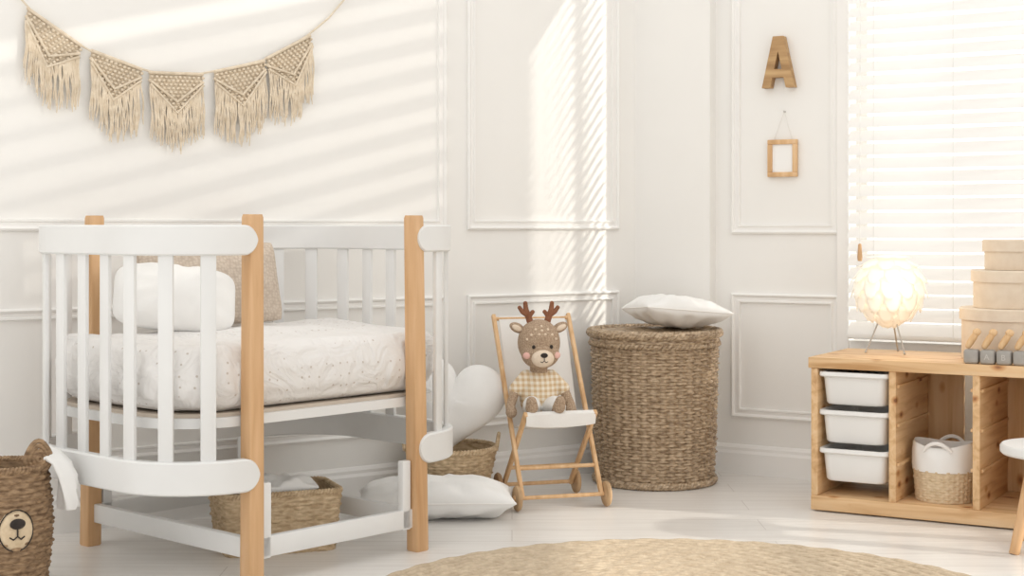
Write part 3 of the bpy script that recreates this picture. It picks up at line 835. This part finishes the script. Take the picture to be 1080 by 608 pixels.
# ------------------------------------------------------------------ letter A and picture frame on the right wall
def wall_thing(name, lab, cat, sx, z, O, ang):
    e = Vector((cos(ang), sin(ang), 0)); return thing(name, lab, cat, O+e*sx+Vector((0,0,z)), ang)
x0, z0 = RW(806, 94); x1, z1 = RW(842, 38); cx = (x0+x1)/2; w_ = (x1-x0)/2-.004; h_ = z1-z0
bm = B(); dpt = .034; tw = .019; lw = .031
def hx(z): return w_+(tw-w_)*z/h_
def qd(pts): bm.faces.new([bm.verts.new((x, -.001, z)) for x, z in pts])
c0, c1 = h_*.20, h_*.36; zt = h_*(w_-lw)/(w_-tw)
zt = min(zt, h_*.80)
for sg in (-1, 1):
    qd([(sg*hx(0),0), (sg*(hx(0)-lw),0), (sg*(hx(c0)-lw),c0), (sg*hx(c0),c0)])
    qd([(sg*hx(c0),c0), (sg*(hx(c0)-lw),c0), (sg*max(.0,hx(c1)-lw),c1), (sg*hx(c1),c1)])
    qd([(sg*hx(c1),c1), (sg*(hx(c1)-lw),c1), (0,zt), (sg*hx(zt),zt)])
    qd([(sg*hx(zt),zt), (0,zt), (0,h_), (sg*tw,h_)])
qd([(-(hx(c0)-lw),c0), ((hx(c0)-lw),c0), ((hx(c1)-lw),c1), (-(hx(c1)-lw),c1)])
bmesh.ops.remove_doubles(bm, verts=bm.verts, dist=.0002)
r_ = bmesh.ops.extrude_face_region(bm, geom=list(bm.faces))
for v_ in [g for g in r_['geom'] if isinstance(g, bmesh.types.BMVert)]: v_.co.y -= dpt
o = obj('wooden_letter', bm, OLDWOOD, smooth=False); e = Vector((cos(BE), sin(BE), 0)); o.location = V0+e*cx+Vector((0,0,z0)); o.rotation_euler = (0,0,BE)
tag(o, 'wooden letter A hanging on the wall above the small frame', 'wall letter')
x0, z0 = RW(811, 187); x1, z1 = RW(842, 147); cx = (x0+x1)/2
pf = wall_thing('picture_frame', 'small empty wooden picture frame hanging from a white string', 'picture frame', cx, z0, V0, BE)
w_ = (x1-x0)/2; h_ = z1-z0; fwid = .017
bm = B()
box(bm, (0,-.010,fwid/2), (2*w_,.016,fwid), None, .002); box(bm, (0,-.010,h_-fwid/2), (2*w_,.016,fwid), None, .002)
for sx in (-1, 1): box(bm, (sx*(w_-fwid/2),-.010,h_/2), (fwid,.016,h_-2*fwid), None, .002)
obj('frame', bm, TOYWOOD, pf)
bm = B(); box(bm, (0,-.009,h_/2), (2*w_-2*fwid+.002,.003,h_-2*fwid+.002)); obj('backing', bm, PAPER, pf)
nx, nz = RW(828, 118); nx -= cx; nz -= z0
bm = B(); tube(bm, [(-w_+.02,-.006,h_-.003), (nx,-.008,nz), (w_-.02,-.006,h_-.003)], .0017, 6); obj('string', bm, FABW2, pf)
bm = B(); tube(bm, [(nx,0,nz), (nx,-.012,nz+.001)], .003, 8); obj('nail', bm, METAL, pf)

# ------------------------------------------------------------------ macrame garland
gl = thing('macrame_garland', 'beige macrame bunting with five fringed pennants strung on the wall', 'garland', W0, AL)
YO = -.014
def GP(px, py, y=YO):
    s, z = LW(px, py); return Vector((s, y, z))
cp = [(14,-8), (30,10), (56,32), (83,48), (97,56), (122,66), (147,73), (158,76), (184,79), (210,78), (226,75), (250,70), (275,64), (282,60), (304,50), (322,38), (344,20), (366,-6)]
bm = B(); tube(bm, [GP(x, y) for x, y in cp], .0032, 8); obj('cord', bm, CORD, gl)
pen = [((28,10), (84,49), 116, .0), ((95,54), (148,74), 149, 0), ((156,77), (212,79), 161, 0), ((224,76), (277,65), 154, 0), ((279,62), (325,38), 132, 0)]
for (a0, a1, yb, _) in pen:
    p0 = GP(*a0); p1 = GP(*a1); base = (a0[1]+a1[1])/2
    zb = GP((a0[0]+a1[0])/2, yb).z
    ex = (p1-p0); Lw = ex.length; ex.normalize()
    dn = Vector((0,0,-1))
    dn = (dn*.75+Vector((ex.z, 0, -ex.x))*.45).normalized() if True else dn
    dn.y = 0
    mid = (p0+p1)/2; H = mid.z-zb
    side = H*.14; tip = H*.50
    def low(u_):  return side+(tip-side)*(1-abs(u_*2-1))
    bm = B(); NU = 14
    g = []
    for i in range(NU+1):
        u_ = i/NU; row = []
        for j in range(9):
            v_ = j/8; q = p0.lerp(p1, u_)+dn*(low(u_)*v_); q.y = YO+.002+.0015*cos(i*2+j*2)
            row.append(bm.verts.new(q))
        g.append(row)
    for i in range(NU):
        for j in range(8): bm.faces.new((g[i][j], g[i+1][j], g[i+1][j+1], g[i][j+1]))
    step = .0115
    rown = int(tip/step)
    for j in range(rown+1):
        d = j*step
        cnt = 12
        for i in range(cnt):
            u_ = (i+.5*(j % 2))/(cnt-.5)
            if u_ > 1 or d > low(u_): continue
            q = p0.lerp(p1, u_)+dn*d; ball(bm, (q.x, YO-.002, q.z), (.0056,.0045,.0048), 8, 5)
    for kk in (1.0, .72):
        edge = [p0+dn*side*kk, p0.lerp(p1,.5)+dn*tip*kk, p1+dn*side*kk]
        for e_ in edge: e_.y = YO-.005
        tube(bm, edge, .0045, 8)
    tube(bm, [p0+Vector((0,-.003,0)), p1+Vector((0,-.003,0))], .0050, 8)
    pn = obj('pennant', bm, COTTON, gl, label=None)
    sol = pn.modifiers.new('t', 'SOLIDIFY'); sol.thickness = .0015
    bm = B()
    ns = 52
    for i in range(ns):
        u_ = (i+.5)/ns
        q = p0.lerp(p1, u_)+dn*(low(u_)*.96)
        full = H*(.80+.2*(1-abs(2*u_-1)))+random.uniform(-.035, .010)
        endz = p0.lerp(p1, u_).z-full
        if endz > q.z-.04: endz = q.z-.04
        sw = random.uniform(-.010, .010); pts = []; a1_ = random.uniform(0, 6)
        for k in range(7):
            t = k/6
            pts.append((q.x+sw*t+.0025*sin(t*8+a1_), YO-.003-.005*random.random()*t-.004*sin(pi*t), q.z+(endz-q.z)*t))
        tube(bm, pts, [.0027,.0026,.0025,.0024,.0023,.0021,.0013], 6)
    obj('fringe', bm, COTTON, pn)

# ------------------------------------------------------------------ light
d = Vector((-.80, .28, -.25))
s = bpy.data.lights.new('sun', 'SUN'); s.energy = 2.7; s.angle = radians(.8); s.color = (1, .94, .84)
so = bpy.data.objects.new('sun', s); COL.objects.link(so); so.rotation_euler = d.to_track_quat('-Z', 'Y').to_euler(); so.location = (6, 3, 5)
pl = bpy.data.lights.new('lamp_bulb', 'POINT'); pl.energy = .8; pl.color = (1,.80,.55); pl.shadow_soft_size = .1
po = bpy.data.objects.new('lamp_bulb', pl); COL.objects.link(po); po.location = (lp.x, lp.y-.15, lz+.02)

w = bpy.data.worlds.new('World'); SC.world = w; w.use_nodes = True; nt = w.node_tree
bg = nt.nodes['Background']
tc = nt.nodes.new('ShaderNodeTexCoord'); sp = nt.nodes.new('ShaderNodeSeparateXYZ'); L(nt, tc.outputs['Generated'], sp.inputs[0])
def mr_(src, a, b2, c, d2):
    m = nt.nodes.new('ShaderNodeMapRange'); m.inputs[1].default_value = a; m.inputs[2].default_value = b2; m.inputs[3].default_value = c; m.inputs[4].default_value = d2
    L(nt, src, m.inputs[0]); return m.outputs[0]
f1 = mr_(sp.outputs['Y'], .1, .5, 0, 1); f2 = mr_(sp.outputs['Z'], .35, .6, 1, 0)
mu = nt.nodes.new('ShaderNodeMath'); mu.operation = 'MULTIPLY'; L(nt, f1, mu.inputs[0]); L(nt, f2, mu.inputs[1])
stn = mr_(mu.outputs[0], 0, 1, 1.2, 1.6)
bg.inputs['Color'].default_value = (1, .975, .94, 1); L(nt, stn, bg.inputs['Strength'])

SC.view_settings.view_transform = 'Standard'
SC.view_settings.look = 'None'

# ------------------------------------------------------------------ camera
cam = bpy.data.cameras.new('cam'); cam.sensor_width = 36; cam.lens = F/1080*36; cam.shift_y = -(304-HZ)/1080
co = bpy.data.objects.new('cam', cam); COL.objects.link(co); co.location = (0,0,CH); co.rotation_euler = (radians(90),0,0)
SC.camera = co
